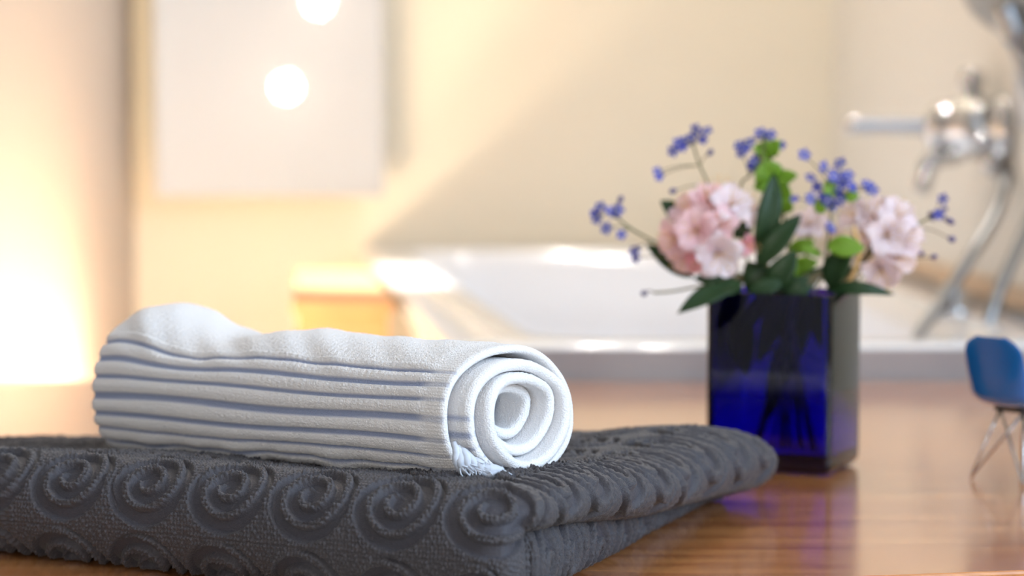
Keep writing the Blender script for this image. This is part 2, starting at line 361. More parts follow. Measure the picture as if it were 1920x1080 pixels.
hk = thing('shower_holder', 'white shower holder bracket beneath the hand shower', 'bracket', P_(1925, 190, 2.2))
parts = [tube('holder_arm', [P_(1912, 135, 2.205), P_(1922, 190, 2.205), P_(1930, 240, 2.205)], [.006, .009, .007], 'frame_white', hk, 12),
         tube('holder_plate', [Vector((WR(2.205)-.002, 2.205, P_(1925, 200, 2.2).z)), P_(1922, 200, 2.205)], [.012, .008], 'frame_white', hk, 12)]
local(parts, hk)

# ------------------------------------------------------------------ wooden table
table = thing('wooden_table', 'glossy reddish brown wooden table in the foreground', 'table', (.1, 1.4, FL))
parts = [prism('table_top', [(-.49, .965), (.8, 1.208), (.8, 1.876), (-.49, 1.876)], -.03, 0, 'table_wood', table, .0015)]
for x, y in ((-.45, 1.02), (.74, 1.25), (-.45, 1.83), (.74, 1.83)): parts.append(box('leg', x-.02, x+.02, y-.02, y+.02, FL, -.03, 'table_wood', table, .002))
local(parts, table)

# ------------------------------------------------------------------ folded charcoal towel
TN, TR, TL, TB = (np.array(p) for p in ((-.002, 1.0175), (.107, 1.291), (-.361, 1.235), (-.262, 1.415)))
LU, LV = .45, .35
HC = dict(N=.0490, R=.035, L=.041, B=.012)
def towel_base(U, V):
    cu = np.clip(U, 0, LU); cv = np.clip(V, 0, LV); a = cu/LU; b = cv/LV
    bl = lambda n, r, l, f: (1-a)*(1-b)*n+(1-a)*b*r+a*(1-b)*l+a*b*f
    x = bl(TN[0], TR[0], TL[0], TB[0]); y = bl(TN[1], TR[1], TL[1], TB[1]); h = bl(HC['N'], HC['R'], HC['L'], HC['B'])
    # the roll presses a shallow trough, the edges stay plump
    h = h - .004*np.exp(-((b-.35)/.22)**2)*sstep(0, .12, a) + .0018*np.sin(cu*31+1)*np.sin(cv*27) + .0035*np.exp(-((a-.0)/.14)**2)*np.exp(-((b-.86)/.13)**2)
    eu_, ev_ = U-cu, V-cv; r = np.sqrt(eu_**2+ev_**2)+1e-9; du, dv = eu_/r, ev_/r
    # world directions of u and v (they fan out a little)
    EU = np.stack([(1-b)*(TL-TN)[0]+b*(TB-TR)[0], (1-b)*(TL-TN)[1]+b*(TB-TR)[1]], -1); EU /= np.linalg.norm(EU, axis=-1, keepdims=True)
    EV = np.stack([(1-a)*(TR-TN)[0]+a*(TB-TL)[0], (1-a)*(TR-TN)[1]+a*(TB-TL)[1]], -1); EV /= np.linalg.norm(EV, axis=-1, keepdims=True)
    D = EU*du[..., None]+EV*dv[..., None]; D /= np.maximum(np.linalg.norm(D, axis=-1, keepdims=True), 1e-9)
    bulge = .0075+.17*h+.0105*np.clip(-dv, 0, 1)*(r > 1e-6)
    St = PI*np.sqrt(((h/2)**2+bulge**2)/2)*1.02
    q = np.clip(r/St, 0, 1.0001)
    # front / left / back: one plump fold
    ph = PI*q
    o1 = bulge*np.clip(np.sin(ph), 0, 1)**.9*np.where(ph < PI, 1, 0); z1 = h*(1+np.cos(ph))/2
    o1 = np.nan_to_num(o1)
    # right: an upper flap rolling over a recessed lower layer
    fc = np.clip(.30+.52*b, 0, .86); qc = .42+.25*b; zc = h*(1-fc)
    up = q < qc; pu = PI*np.clip(q/qc, 0, 1); pw_ = PI*np.clip((q-qc)/(1-qc), 0, 1)
    o2 = np.where(up, (.019+.012*b)*np.clip(np.sin(pu), 0, 1)**.95-.002*(q/qc)**3, -.002-.004*np.sin(pw_/2)*b+.010*(1-b)*np.sin(pw_)+.002*np.sin(pw_))
    z2 = np.where(up, zc+(h-zc)*(1+np.cos(pu))/2, zc*(1+np.cos(pw_))/2)
    w = sstep(.05, .75, np.where(dv < 0, -du-.25, -du))
    w = np.where(r < 1e-6, 0, w)
    out = o1*(1-w)+o2*w; z = z1*(1-w)+z2*w
    # wandering folds
    out = out + (.0018*np.sin(cu*23+.6)+.0012*np.sin(cv*41+2))*np.sin(PI*np.clip(q, 0, 1))
    P = np.stack([x+D[..., 0]*out, y+D[..., 1]*out, z+.0012], -1)
    return P, q, w
def beads(U, V, c, seed):
    """dome height of terry loops packed in staggered rows"""
    jv = np.floor(V/c); uu = U/c+.5*(jv % 2)+.35*np.sin(jv*1.7+seed); iu = np.floor(uu)
    h = np.abs(np.sin(iu*127.1+jv*311.7+seed)*43758.5453) % 1.0; g = np.abs(np.sin(iu*269.5+jv*183.3+seed)*24634.6345) % 1.0
    fx = uu-iu-.5+(g-.5)*.3; fy = V/c-jv-.5+(h-.5)*.3
    return np.clip(1-3.2*(fx*fx+fy*fy), 0, 1)*(.35+.65*h)
def swirl(U, V):
    pu_, pv_, u0, v0 = .0485, .0435, -.0010, -.0185
    j = np.round((V-v0)/pv_); off = 0*j; i = np.round((U-u0-off)/pu_)
    x = U-(u0+off+i*pu_); y = V-(v0+j*pv_)
    jit = np.sin(i*12.9+j*78.2)*.0012; x = x+jit
    y = y*1.14
    rho = np.sqrt(x*x+y*y); ph0 = np.arctan2(y, x); phi = ph0+.7*np.sin(i*5.1+j*3.3)
    pitch, rm = .0094, .0208
    t = (rho/pitch+phi/(2*PI)) % 1.0
    ridge = sstep(.16, .25, t)*(1-sstep(.55, .64, t))
    ridge = ridge*sstep(.0030, .0046, rho)
    cres = .0034*(1-(np.cos(ph0)+np.sin(ph0))/1.414)/2
    fieldw = sstep(rm-.0002, rm+.0010, rho-cres)
    inside = 1-sstep(rm-.0012, rm+.0006, rho+.0014*np.cos(phi+1.2))
    return np.clip(ridge*inside+fieldw*.85, 0, 1)
def build_towel():
    su = .095
    nu, nv = 760, 640
    # finer towards the near corner
    U = np.concatenate([np.linspace(-su, LU*.6, 640), np.linspace(LU*.6, LU+su*.7, 160)[1:]]); V = np.concatenate([np.linspace(-su, LV*.5, 460), np.linspace(LV*.5, LV+su*.6, 200)[1:]])
    U, V = np.meshgrid(U, V, indexing='ij')
    P, q, w = towel_base(U, V)
    N = -normals(P)
    pile = swirl(U, V)
    loops = beads(U, V, .0020, 1.0)
    rib = np.sin((V+.15*U)*2*PI/.0016)*.5
    d = .0028*pile + pile*loops*(.0020-.0009*w) + (1-pile)*rib*.00008
    d *= 1-.9*sstep(.84, .97, q)
    P = P + N*d[..., None]
    P[..., 2] = np.maximum(P[..., 2], .0006)
    o = grid_mesh('folded_towel', P, 'charcoal_terry', None, {'pile': pile}, q < 1.0)
    return tag(o, 'folded charcoal terry towel with raised spiral pattern', 'towel')
build_towel()

# ------------------------------------------------------------------ rolled striped towel
RC, LC = np.array((-.002, 1.083, .0738)), np.array((-.1835, 1.262, .0640))
roll = thing('rolled_towel', 'rolled white towel with blue stripes lying on the charcoal towel', 'towel', tuple((RC+LC)/2-np.array((0, 0, .03))))
def build_roll():
    A = LC-RC; L = np.linalg.norm(A); A /= L
    Wd = np.array((-A[1], A[0], 0)); Wd /= np.linalg.norm(Wd); Wd = Wd if Wd[0] > 0 else -Wd
    Zd = np.cross(Wd, A); Zd = Zd if Zd[2] > 0 else -Zd
    turns = 4.15; pitch = .0062; th = .0025           # half thickness of the terry sheet
    T = np.concatenate([np.linspace(0, 2*PI, 520), np.linspace(2*PI, 2*PI*turns, 420)[1:]])
    # closed profile around the sheet: outer side from the right end to the left, round edge, inner side back
    vo = np.concatenate([np.linspace(0, .14, 70), np.linspace(.14, 1, 230)[1:]])
    k = np.linspace(0, PI, 7)[1:-1]
    vi = np.concatenate([np.linspace(1, .4, 20), np.linspace(.4, 0, 45)[1:]])
    v = np.concatenate([vo, np.ones(5), vi, np.zeros(5)]); off = np.concatenate([np.ones(len(vo)), np.cos(k), -np.ones(len(vi)), -np.cos(k)])
    ax = np.concatenate([np.zeros(len(vo)), np.sin(k), np.zeros(len(vi)), -np.sin(k)])*th
    TT, vv = np.meshgrid(T, v, indexing='ij'); _, oo = np.meshgrid(T, off, indexing='ij'); _, aa = np.meshgrid(T, ax, indexing='ij')
    turn = TT/(2*PI)
    al = math.radians(238) - TT
    a0 = .0405 - .001*vv; b0 = .0305+.0035*vv
    sq = 1-.0*vv
    shr = pitch*turn
    a = np.maximum(a0-shr*1.22, .004); b = np.maximum(b0-shr*.88, .0035)
    ca, sa = np.cos(al), np.sin(al)
    # a little square at the shoulders, flat underneath
    pw_ = 2/2.35
    X = a*np.sign(ca)*np.abs(ca)**pw_; Z = b*np.sign(sa)*np.abs(sa)**pw_
    outer = np.exp(-(turn/1.0)**4)
    inn = sstep(.6, 1.8, turn)*(1-.8*sstep(2.2, 3.6, turn))
    X = X+inn*(.0008*np.sin(al*2+.8)); Z = Z+inn*(.0009*np.sin(al*2+2.2))
    hump = .0118*np.exp(-((vv-.93)/.105)**2)*np.clip(sa, 0, 1)**1.5 - .0035*np.exp(-((vv-.70)/.09)**2)*np.clip(sa, 0, 1)**2 + .002*np.exp(-((vv-.50)/.1)**2)*np.clip(sa, 0, 1)**2
    Z = Z + hump*(1-.15*turn)
    # soft diagonal wrinkles over the top, wavy hem at the bottom front
    wr = np.exp(-((sa-.8)/.3)**2)*outer*(.0004*np.sin(vv*33+al*7.2)+.0004*np.sin(vv*57+al*11+1))*sstep(0, .25, vv)
    wb = np.exp(-(TT/.42)**2)*(.0016*np.sin(vv*22+1.2)+.0011*np.sin(vv*47))
    end = np.exp(-(vv/.08)**2)
    we = end*(.0009*np.sin(al*2.3+turn*7)+.0005*np.sin(al*4.1+2))
    # the sheet's cross-section frame
    cX = np.gradient(X, axis=0); cZ = np.gradient(Z, axis=0); ln = np.sqrt(cX**2+cZ**2)+1e-9
    nx, nz = cZ/ln, -cX/ln
    flip = np.where(nx*ca+nz*sa < 0, -1, 1); nx *= flip; nz *= flip
    # woven stripes along the roll, on the outer turn (and peeping out on the next one)
    s = np.concatenate([[0], np.cumsum(np.sqrt(np.diff(T)**2*((.0365)**2)))])
    ss = np.broadcast_to(s[:, None], TT.shape)
    sp, n_st, s0 = .0080, 8, .0055
    kk = np.clip(np.round((ss-s0)/sp), 0, n_st-1); dist = np.abs(ss-(s0+kk*sp)+.0006*np.sin(vv*9+kk))
    wst = .00105+.0002*np.sin(kk*2.3)
    stripe = 1-sstep(wst*.75, wst*1.35, dist)
    s2 = ss-2*PI*.0365*.985; k2 = np.clip(np.round((s2-s0-.012)/sp), 0, 3); d2 = np.abs(s2-(s0+.012+k2*sp)); stripe2 = (1-sstep(wst, wst*1.5, d2))*(turn > 1.05)
    selv = (1-sstep(.03, .07, vv))*outer
    groove = (stripe*.0010+stripe2*.0005)*(1-.85*np.clip(selv, 0, 1))
    band = np.where(ss < s0+sp*(n_st-.5), .0004*np.cos(2*PI*np.clip(dist/sp, 0, .5))*-1, 0)*(1-.85*np.clip(selv, 0, 1))
    rib = selv*.00012*np.sin(ss*2*PI/.0016)
    loops = beads(ss, vv*L, .00125, 3.0)*.00055*(1-stripe*.7)*(1-selv*.8)
    rad = oo*th*(1-.25*selv) + np.where(oo > 0, -groove-band*0+band+loops+rib, groove*.0) + wr+wb+we
    # sheared ends: the inner turns peep out of the right end, the core sits back
    eR = np.interp(turn, [0, .55, .95, 1.5, 2.0, 2.6, 3.2, 4.2], [0, .002, .009, .007, .013, .006, .001, -.006]) + .0012*np.sin(al*1.7+turn*5)
    eL = np.interp(turn, [0, 1, 2, 4.2], [0, -.004, -.003, -.012])
    axl = vv*L - eR*(1-vv)**3 + eL*vv**3 + aa
    Xo, Zo = X+nx*rad, Z+nz*rad
    # rest on the folded towel: flatten the underside, the front foot reaches lowest
    zmin = -(b0+.0005)*.93
    Zo = np.where(Zo < zmin, zmin+(Zo-zmin)*.25, Zo)
    P = RC + axl[..., None]*A + Xo[..., None]*Wd + Zo[..., None]*Zd
    st = np.clip(stripe*(1-.55*selv)*(turn < 1.0)+stripe2*.8, 0, 1)*(np.abs(oo) > .5)
    o = grid_mesh('towel_sheet', P, 'white_terry', roll, {'stripe': st}, None, wrap=True)
    me = o.data; me.flip_normals() if False else None
    # close the two ends of the sheet
    bm = bmesh.new(); bm.from_mesh(me); bmesh.ops.holes_fill(bm, edges=[e for e in bm.edges if e.is_boundary], sides=0); bmesh.ops.recalc_face_normals(bm, faces=bm.faces); bm.to_mesh(me); bm.free(); me.shade_smooth()
    ps = [o]
    # fringe: twisted hem piece and loose threads at the near lower corner
    gs = []
    for (x0, y0, x1, y1, rr, wv) in ((850, 830, 862, 886, .0018, .5), (857, 838, 872, 888, .0022, .7), (862, 842, 892, 886, .0020, -.7), (872, 846, 910, 892, .0018, .8), (884, 862, 925, 893, .0022, -.6), (892, 874, 940, 884, .0024, .6), (905, 892, 940, 880, .0018, .3)):
        pts = []
        for i in range(7):
            t = i/6; p = at(x0+(x1-x0)*t+3*math.sin(t*7), y0+(y1-y0)*t+4*wv*math.sin(t*6), 1.047-.003*math.sin(PI*t)); pts.append(p)
        gs.append(tube_geo(pts, [rr*(.6+.4*math.sin(PI*(i+.6)/7)) for i in range(7)], 8))
    ps.append(mesh('hem_tassel', *join_geo(gs), 'thread', roll))
    gs = []
    for i in range(26):
        x0, y0 = 858+random.random()*60, 862+random.random()*18; ang = .3+random.random()*1.2; ln_ = 14+random.random()*18
        pts = [at(x0+math.cos(ang)*ln_*t+2*math.sin(6*t+i), min(y0+math.sin(ang)*ln_*t, 899), 1.044-.002*t) for t in (0, .33, .66, 1)]
        gs.append(tube_geo(pts, .0003, 5))
    gs.append(tube_geo([at(930, 878, 1.046), at(946, 882, 1.045), at(960, 890, 1.044)], .0003, 5))
    ps.append(mesh('fringe_thread', *join_geo(gs), 'thread', roll)); ps[-1]['kind'] = 'stuff'
    local(ps, roll)
build_roll()

# ------------------------------------------------------------------ cobalt glass vase
VC = at(1551, 891, 1.0); r_ = ray(1556, 896); VC = Vector((0, 0, EYE))+r_*(-EYE/r_.z)      # its near bottom corner on the table
VTH = math.radians(25); VW, VD, VH = .0755, .058, .1035
e1 = Vector((-math.cos(VTH), math.sin(VTH), 0)); e2 = Vector((math.sin(VTH), math.cos(VTH), 0))
VM = VC + e1*(VW/2)+e2*(VD/2)
def build_vase():
    v = thing('glass_vase', 'square cobalt blue glass vase holding the flowers', 'vase', tuple(VM))
    def loop(ins, z, rad, n=6):
        hx, hy = VW/2-ins, VD/2-ins; out = []
        for sx, sy, q0 in ((1, 1, 0), (-1, 1, PI/2), (-1, -1, PI), (1, -1, 1.5*PI)):
            for k in range(n+1):
                q = q0+PI/2*k/n; p = Vector((sx*(hx-rad)+rad*math.cos(q), sy*(hy-rad)+rad*math.sin(q), 0)); out.append(e1*p.x+e2*p.y+Vector((0, 0, z)))
        return out
    prof = [(.006, .0006, .003), (.003, .0012, .003), (.0006, .004, .003), (0, .0065, .0035), (0, VH-.001, .0035), (.0008, VH, .003), (.0032, VH, .002), (.004, VH-.001, .002), (.004, .012, .002), (.006, .0100, .002)]
    Ls = [loop(*p) for p in prof]; n = len(Ls[0]); V = [p for l in Ls for p in l]; F = []
    for i in range(len(Ls)-1):
        for k in range(n): F.append((i*n+k, i*n+(k+1) % n, (i+1)*n+(k+1) % n, (i+1)*n+k))
    F.append(tuple(range(n-1, -1, -1))); F.append(tuple((len(Ls)-1)*n+k for k in range(n)))
    bm = bmesh.new(); bv = [bm.verts.new(p) for p in V]
    for f in F: bm.faces.new([bv[i] for i in f])
    o = bm_obj('vase_glass', bm, 'cobalt_glass', v, True)
    m_ = o.modifiers.new('sharp', 'EDGE_SPLIT'); m_.split_angle = math.radians(40)
build_vase()

# ------------------------------------------------------------------ flowers
FY = VM.y                                   # depth of the bunch
def leaf_geo(base, tip, width, face, bend=.12, fold=.25, n=10):
    base, tip = Vector(base), Vector(tip); d = tip-base; ln = d.length; t_ = d.normalized(); f = (Vector(face)-t_*Vector(face).dot(t_)).normalized(); s = t_.cross(f)
    V, F = [], []
    for i in range(n+1):
        t = i/n; w = width/2*(math.sin(PI*t**.85)**.75 if 0 < t < 1 else .02)
        c = base+d*t+f*(bend*ln*math.sin(PI*t))
        for k in (-1, -.5, 0, .5, 1): V.append(c+s*(w*k)+f*(fold*w*abs(k)+.04*ln*math.sin(t*9+k)*abs(k)*.3))
    for i in range(n):
        for k in range(4): F.append((i*5+k, i*5+k+1, i*5+k+6, i*5+k+5))
    return V, F
TOW = Vector((0, -1, .25))
def leaf(b, t, w, par, m='leaf_dark', yb=0, yt=0, face=None, bend=.1):
    B_, T_ = at(b[0], b[1], FY+yb), at(t[0], t[1], FY+yt)
    V, F = leaf_geo(B_, T_, w*FY/FPX, face or (TOW+Vector((random.uniform(-.4, .4), 0, random.uniform(-.2, .5)))), bend)
    o = mesh('leaf', V, F, m, par); sm = o.modifiers.new('thick', 'SOLIDIFY'); sm.thickness = .0004
    return o
# shared blossom meshes
def petal_mesh(name, m, L=.0125, Wp=.0115, seed=0):
    V, F = [], []; ns, nt_ = 8, 6
    for i in range(ns+1):
        s = i/ns; w = Wp/2*(math.sin(PI*(.10+.80*s))**.7); rr = .0015+L*s; z = .013*s-.0085*s*s*s
        if s > .85: w *= 1-.35*((s-.85)/.15)**2
        for k in range(nt_+1):
            t = -1+2*k/nt_
            V.append((rr-.0016*abs(t)**2*s, w*t, z+.0028*s*abs(t)**1.5*(.6)+.0011*s*s*math.sin(5*t+seed)+.0006*s*math.sin(9*t+3*s+seed*2)))
    for i in range(ns):
        for k in range(nt_): F.append((i*(nt_+1)+k, i*(nt_+1)+k+1, (i+1)*(nt_+1)+k+1, (i+1)*(nt_+1)+k))
    me = bpy.data.meshes.new(name); me.from_pydata(V, [], F); me.update(); me.materials.append(MATS[m]); me.shade_smooth(); return me
PET = {k: [petal_mesh('petal', k, seed=s) for s in range(3)] for k in ('petal_pink', 'petal_deep', 'petal_pale')}
def throat_mesh(m):
    V, F = lathe_geo([(.0007, -.010), (.0014, -.006), (.0022, 0), (.0030, .003)], (0, 0, 0), (0, 0, 1), 12)
    me = bpy.data.meshes.new('blossom'); me.from_pydata([tuple(v) for v in V], [], F[:-2]); me.update(); me.materials.append(MATS[m]); me.shade_smooth(); return me
THR = {k: throat_mesh(k) for k in PET}
gs = []
for k in range(6):
    q = k*PI/3+.3; gs.append(tube_geo([(0, 0, 0), (.002*math.cos(q), .002*math.sin(q), .008), (.0045*math.cos(q), .0045*math.sin(q), .0145), (.005*math.cos(q), .005*math.sin(q), .016)], [.00025, .00022, .0002, .0006], 5))
V, F = join_geo(gs); STA = bpy.data.meshes.new('stamen'); STA.from_pydata([tuple(v) for v in V], [], F); STA.update(); STA.materials.append(MATS['stamen']); STA.shade_smooth()
def blossom(par, p, axis, kind, sc=1.0, rot=0, open_=1.0):
    o = bpy.data.objects.new('blossom', THR[kind]); COL.objects.link(o); o.parent = par
    o.rotation_mode = 'QUATERNION'; o.rotation_quaternion = Vector(axis).to_track_quat('Z', 'Y') ; o.location = Vector(p)-par.location; o.scale = (sc*open_, sc*open_, sc)
    for k in range(5):
        c = bpy.data.objects.new('petal', PET[kind][(k+int(rot*10)) % 3]); COL.objects.link(c); c.parent = o; c.rotation_euler = (0, 0, rot+k*2*PI/5)
        c.rotation_euler.x = random.uniform(-.15, .15); c.location.z = .0003*(k % 2)
    c = bpy.data.objects.new('stamen', STA); COL.objects.link(c); c.parent = o
    return o
def stem_to(par, name, pix, rad, m, ys=None, bottom=True):
    pts = [at(x, y, FY+(ys[i] if ys else 0)) for i, (x, y) in enumerate(pix)]
    o = tube(name, spline(pts, 5), rad, m, par, 7); return o
def foot(dx, dy):                           # where a stem stands on the vase floor
    return VM+e1*(dx*(VW/2-.012))+e2*(dy*(VD/2-.012))+Vector((0, 0, .0115))
def mouth(dx, dy): return VM+e1*(dx*(VW/2-.012))+e2*(dy*(VD/2-.012))+Vector((0, 0, VH+.002))
def main_stem(par, pix, ys, ft, mo, rad, m):
    pts = [at(x, y, FY+ys[i]) for i, (x, y) in enumerate(pix)] + [mouth(*mo), foot(*ft)]
    o = tube('stem', spline(pts, 7), rad, m, par, 8); return o
def finish(par): local([c for c in par.children if c.name.split('.')[0] not in ('blossom',)], par)

# pink rhododendron on the left
rd = thing('rhododendron_sprig', 'pink rhododendron bloom on the left of the blue vase', 'flower', tuple(mouth(.3, 0)))
main_stem(rd, [(1335, 440), (1350, 490), (1385, 525)], (.0, .0, 0), (-.7, .2), (.3, .1), .0022, 'stem_brown')
cc = at(1335, 440, FY+.004)
for (x, y, dyy, kind, sc, rot, op) in ((1372, 383, -.010, 'petal_pale', 1.05, .2, 1), (1330, 372, 0, 'petal_pink', 1, .7, 1), (1292, 392, .002, 'petal_pink', 1, .1, 1), (1304, 432, -.020, 'petal_pink', 1.05, .4, 1), (1268, 448, -.006, 'petal_pink', 1.05, .9, 1),
                          (1348, 478, -.022, 'petal_pale', 1.12, .3, 1), (1402, 460, -.010, 'petal_deep', .85, .6, .62), (1312, 488, -.012, 'petal_deep', .9, .2, .8), (1398, 392, -.002, 'petal_pale', .95, .5, 1), (1350, 420, -.018, 'petal_pink', .9, .15, 1), (1285, 480, -.004, 'petal_pink', .95, .35, 1), (1350, 360, .010, 'petal_pink', .9, .85, 1)):
    p = at(x, y, FY+dyy); axv = (p-cc)+Vector((0, -.012, 0)); blossom(rd, p-axv.normalized()*.005, axv, kind, sc, rot, op)
for b, t, w, yb, yt in (((1392, 530), (1270, 588), 42, -.012, -.03), ((1292, 425), (1238, 376), 40, .012, .012), ((1300, 520), (1212, 458), 36, .012, .014), ((1385, 545), (1300, 522), 40, .0, -.005), ((1400, 545), (1440, 500), 46, -.004, -.004), ((1410, 420), (1375, 445), 30, .004, .004), ((1390, 540), (1330, 545), 34, -.008, -.02), ((1372, 530), (1318, 500), 36, .006, .004)):
    leaf(b, t, w, rd, 'leaf_dark', yb, yt)
finish(rd)
# pale rhododendron on the right
rd2 = thing('rhododendron_sprig', 'pale lilac rhododendron bloom on the right of the blue vase', 'flower', tuple(mouth(-.5, 0)))
main_stem(rd2, [(1655, 440), (1610, 500), (1580, 530)], (0, 0, 0), (.6, -.1), (-.5, 0), .0022, 'stem_brown')
cc = at(1655, 450, FY+.006)
for (x, y, dyy, sc, rot) in ((1640, 402, .0, 1, .2), (1682, 405, -.004, 1, .6), (1698, 445, -.006, 1, .1), (1665, 440, -.014, 1.05, .4), (1684, 482, -.006, 1, .8), (1652, 508, -.008, .95, .3), (1604, 405, .004, 1, .5), (1622, 440, .012, .95, .7), (1655, 525, .0, .8, .15)):
    p = at(x, y, FY+dyy); axv = (p-cc)+Vector((0, -.010, 0)); blossom(rd2, p-axv.normalized()*.005, axv, 'petal_pale', sc, rot)
tube('flower_stalk', spline([at(1600, 425, FY-.012), at(1612, 470, FY-.012), at(1596, 520, FY-.008), at(1570, 545, FY)], 5), .0012, 'stamen', rd2, 6)
for b, t, w, yb, yt, m in (((1550, 460), (1622, 466), 40, -.016, -.02, 'leaf_light'), ((1552, 540), (1598, 455), 52, -.012, -.014, 'leaf_dark'), ((1545, 545), (1676, 553), 26, -.008, -.012, 'leaf_dark'), ((1560, 545), (1600, 500), 40, .004, 0, 'leaf_dark')):
    leaf(b, t, w, rd2, m, yb, yt, None, .2 if w == 26 else .08)
finish(rd2)
# a few more dark leaves rising from the middle, and white petals behind
gl = thing('leafy_branch', 'branch of glossy dark green leaves in the middle of the vase', 'leaves', tuple(mouth(0, .2)))
main_stem(gl, [(1447, 350), (1432, 430), (1440, 510)], (0, 0, 0), (.1, .4), (.05, .2), .0016, 'stem_green')
for b, t, w, yb, yt in (((1422, 480), (1452, 322), 48, -.006, -.002), ((1418, 500), (1503, 402), 44, -.010, -.010), ((1440, 548), (1494, 470), 48, -.010, -.012), ((1430, 545), (1400, 490), 50, .0, .004), ((1470, 548), (1530, 528), 40, -.006, -.006), ((1500, 548), (1445, 520), 44, .004, .004), ((1400, 552), (1470, 530), 34, -.014, -.014), ((1480, 552), (1545, 500), 30, .008, .008)):
    leaf(b, t, w, gl, 'leaf_dark', yb, yt)
for b, t, w, yb, yt in (((1470, 560), (1420, 690), 46, -.004, -.006), ((1500, 560), (1480, 720), 60, .004, .004), ((1450, 570), (1380, 640), 34, -.004, -.004), ((1520, 570), (1540, 690), 40, .006, .006), ((1400, 560), (1350, 620), 40, .0, .002), ((1480, 640), (1440, 790), 40, 0, 0), ((1380, 600), (1400, 720), 50, .010, .010)):
    leaf(b, t, w, gl, 'leaf_dark', yb, yt, None, .05)
finish(gl)
wf = thing('white_blossom', 'single white blossom between the two rhododendrons', 'flower', tuple(mouth(-.1, .6)))
main_stem(wf, [(1518, 432), (1512, 480), (1500, 525)], (.016, .016, .012), (-.3, .5), (-.1, .6), .0012, 'stem_green')
for x, y, sc, rot in ((1517, 425, .85, .2), (1505, 430, .6, .8)): blossom(wf, at(x, y, FY+.016), (random.uniform(-.3, .3), -1, .6), 'petal_pale', sc, rot)
finish(wf)
# light green sprig at the top
ls = thing('green_sprig', 'light green leafy sprig standing highest in the vase', 'leaves', tuple(mouth(0, .5)))
main_stem(ls, [(1438, 262), (1447, 310), (1465, 380), (1480, 470)], (.012,)*4, (0, .6), (-.05, .5), .0011, 'stem_green')
for b, t, w in (((1440, 290), (1412, 276), 26), ((1440, 292), (1462, 262), 24), ((1445, 320), (1408, 318), 28), ((1445, 345), (1425, 300), 46), ((1450, 350), (1412, 352), 26), ((1452, 345), (1496, 328), 28), ((1462, 380), (1468, 335), 34), ((1465, 400), (1476, 370), 26), ((1440, 300), (1432, 262), 22), ((1480, 470), (1528, 452), 22), ((1485, 500), (1535, 492), 24), ((1500, 540), (1480, 500), 36)):
    leaf(b, t, w*1.3, ls, 'leaf_light', .012, .006)
finish(ls)

# forget-me-nots
def floret_mesh():
    V, F = [], []
    for k in range(5):
        q = 2*PI*k/5; o = len(V); c, s = math.cos(q), math.sin(q); R = Matrix.Rotation(q, 3, 'Z')
        for p in ((0, 0, 0), (.0011, -.0009, .0003), (.0023, -.0010, .0002), (.0030, 0, .0), (.0023, .0010, .0002), (.0011, .0009, .0003), (.0016, 0, -.0001)): V.append(R @ Vector(p))
        for a, b in ((0, 1), (1, 2), (2, 3), (3, 4), (4, 5), (5, 0)): F.append((o+a, o+b, o+6))
    me = bpy.data.meshes.new('floret'); me.from_pydata([tuple(v) for v in V], [], F); me.update(); me.materials.append(MATS['forget_blue']); me.shade_smooth(); return me
FLM = floret_mesh()
V, F = lathe_geo([(.0002, -.0002), (.0006, .0002), (.0005, .0006), (.0001, .0008)], (0, 0, 0), (0, 0, 1), 8)
EYE_M = bpy.data.meshes.new('eye'); EYE_M.from_pydata([tuple(v) for v in V], [], F); EYE_M.update(); EYE_M.materials.append(MATS['floret_eye'])
V, F = lathe_geo([(.0002, -.0015), (.0009, -.0009), (.0014, .0004), (.0011, .0013), (.0004, .002)], (0, 0, 0), (0, 0, 1), 8)
BUD_M = bpy.data.meshes.new('bud'); BUD_M.from_pydata([tuple(v) for v in V], [], F); BUD_M.update(); BUD_M.materials.append(MATS['bud_blue']); BUD_M.shade_smooth()
def forget(label, base_pix, florets, trunk, yd, ft, mo, extra_leaf=()):
    par = thing('forget_me_not', label, 'flower', tuple(mouth(*mo)), 'forget-me-nots in the vase')
    tp = [(x, y) for x, y in trunk]
    main_stem(par, tp, [yd]*len(tp), ft, mo, .0007, 'stem_green')
    for i, (x, y, b) in enumerate(florets):
        dy = yd+random.uniform(-.006, .006); p = at(x, y, FY+dy)
        # nearest trunk point below
        tx, ty = min(tp, key=lambda q: (q[0]-x)**2+(q[1]-y)**2*.6 + (1e5 if q[1] < y-25 else 0)); q0 = at(tx, ty, FY+yd)
        mid = (p+q0)/2+Vector((0, 0, .0015))
        tube('pedicel', spline([q0, mid, p], 4), .00035, 'stem_brown' if b else 'stem_green', par, 5)
        me = BUD_M if b == 2 else FLM; o = bpy.data.objects.new(me.name.split('.')[0], me); COL.objects.link(o); o.parent = par
        axv = (Vector((random.uniform(-.7, .7), -.9, random.uniform(-.2, .9))) if b != 2 else p-q0).normalized()
        o.rotation_mode = 'QUATERNION'; o.rotation_quaternion = axv.to_track_quat('Z', 'Y'); o.location = p; s = random.uniform(1.15, 1.5)*(1.0 if b != 1 else .85); o.scale = (s, s, s)
        if b == 0:
            e = bpy.data.objects.new('eye', EYE_M); COL.objects.link(e); e.parent = o
    for b, t, w in extra_leaf: leaf(b, t, w, par, 'leaf_light', yd, yd)
    finish(par)
forget('forget-me-not sprig with blue florets leaning far out to the left', None,
       [(1125, 388, 0), (1141, 395, 0), (1158, 394, 0), (1119, 410, 0), (1137, 428, 0), (1165, 440, 0), (1163, 375, 2), (1190, 470, 0), (1192, 483, 0), (1150, 400, 1), (1113, 400, 1)],
       [(1150, 402), (1185, 430), (1225, 452), (1290, 490), (1370, 530)], .006, (-.6, -.3), (.55, -.1))
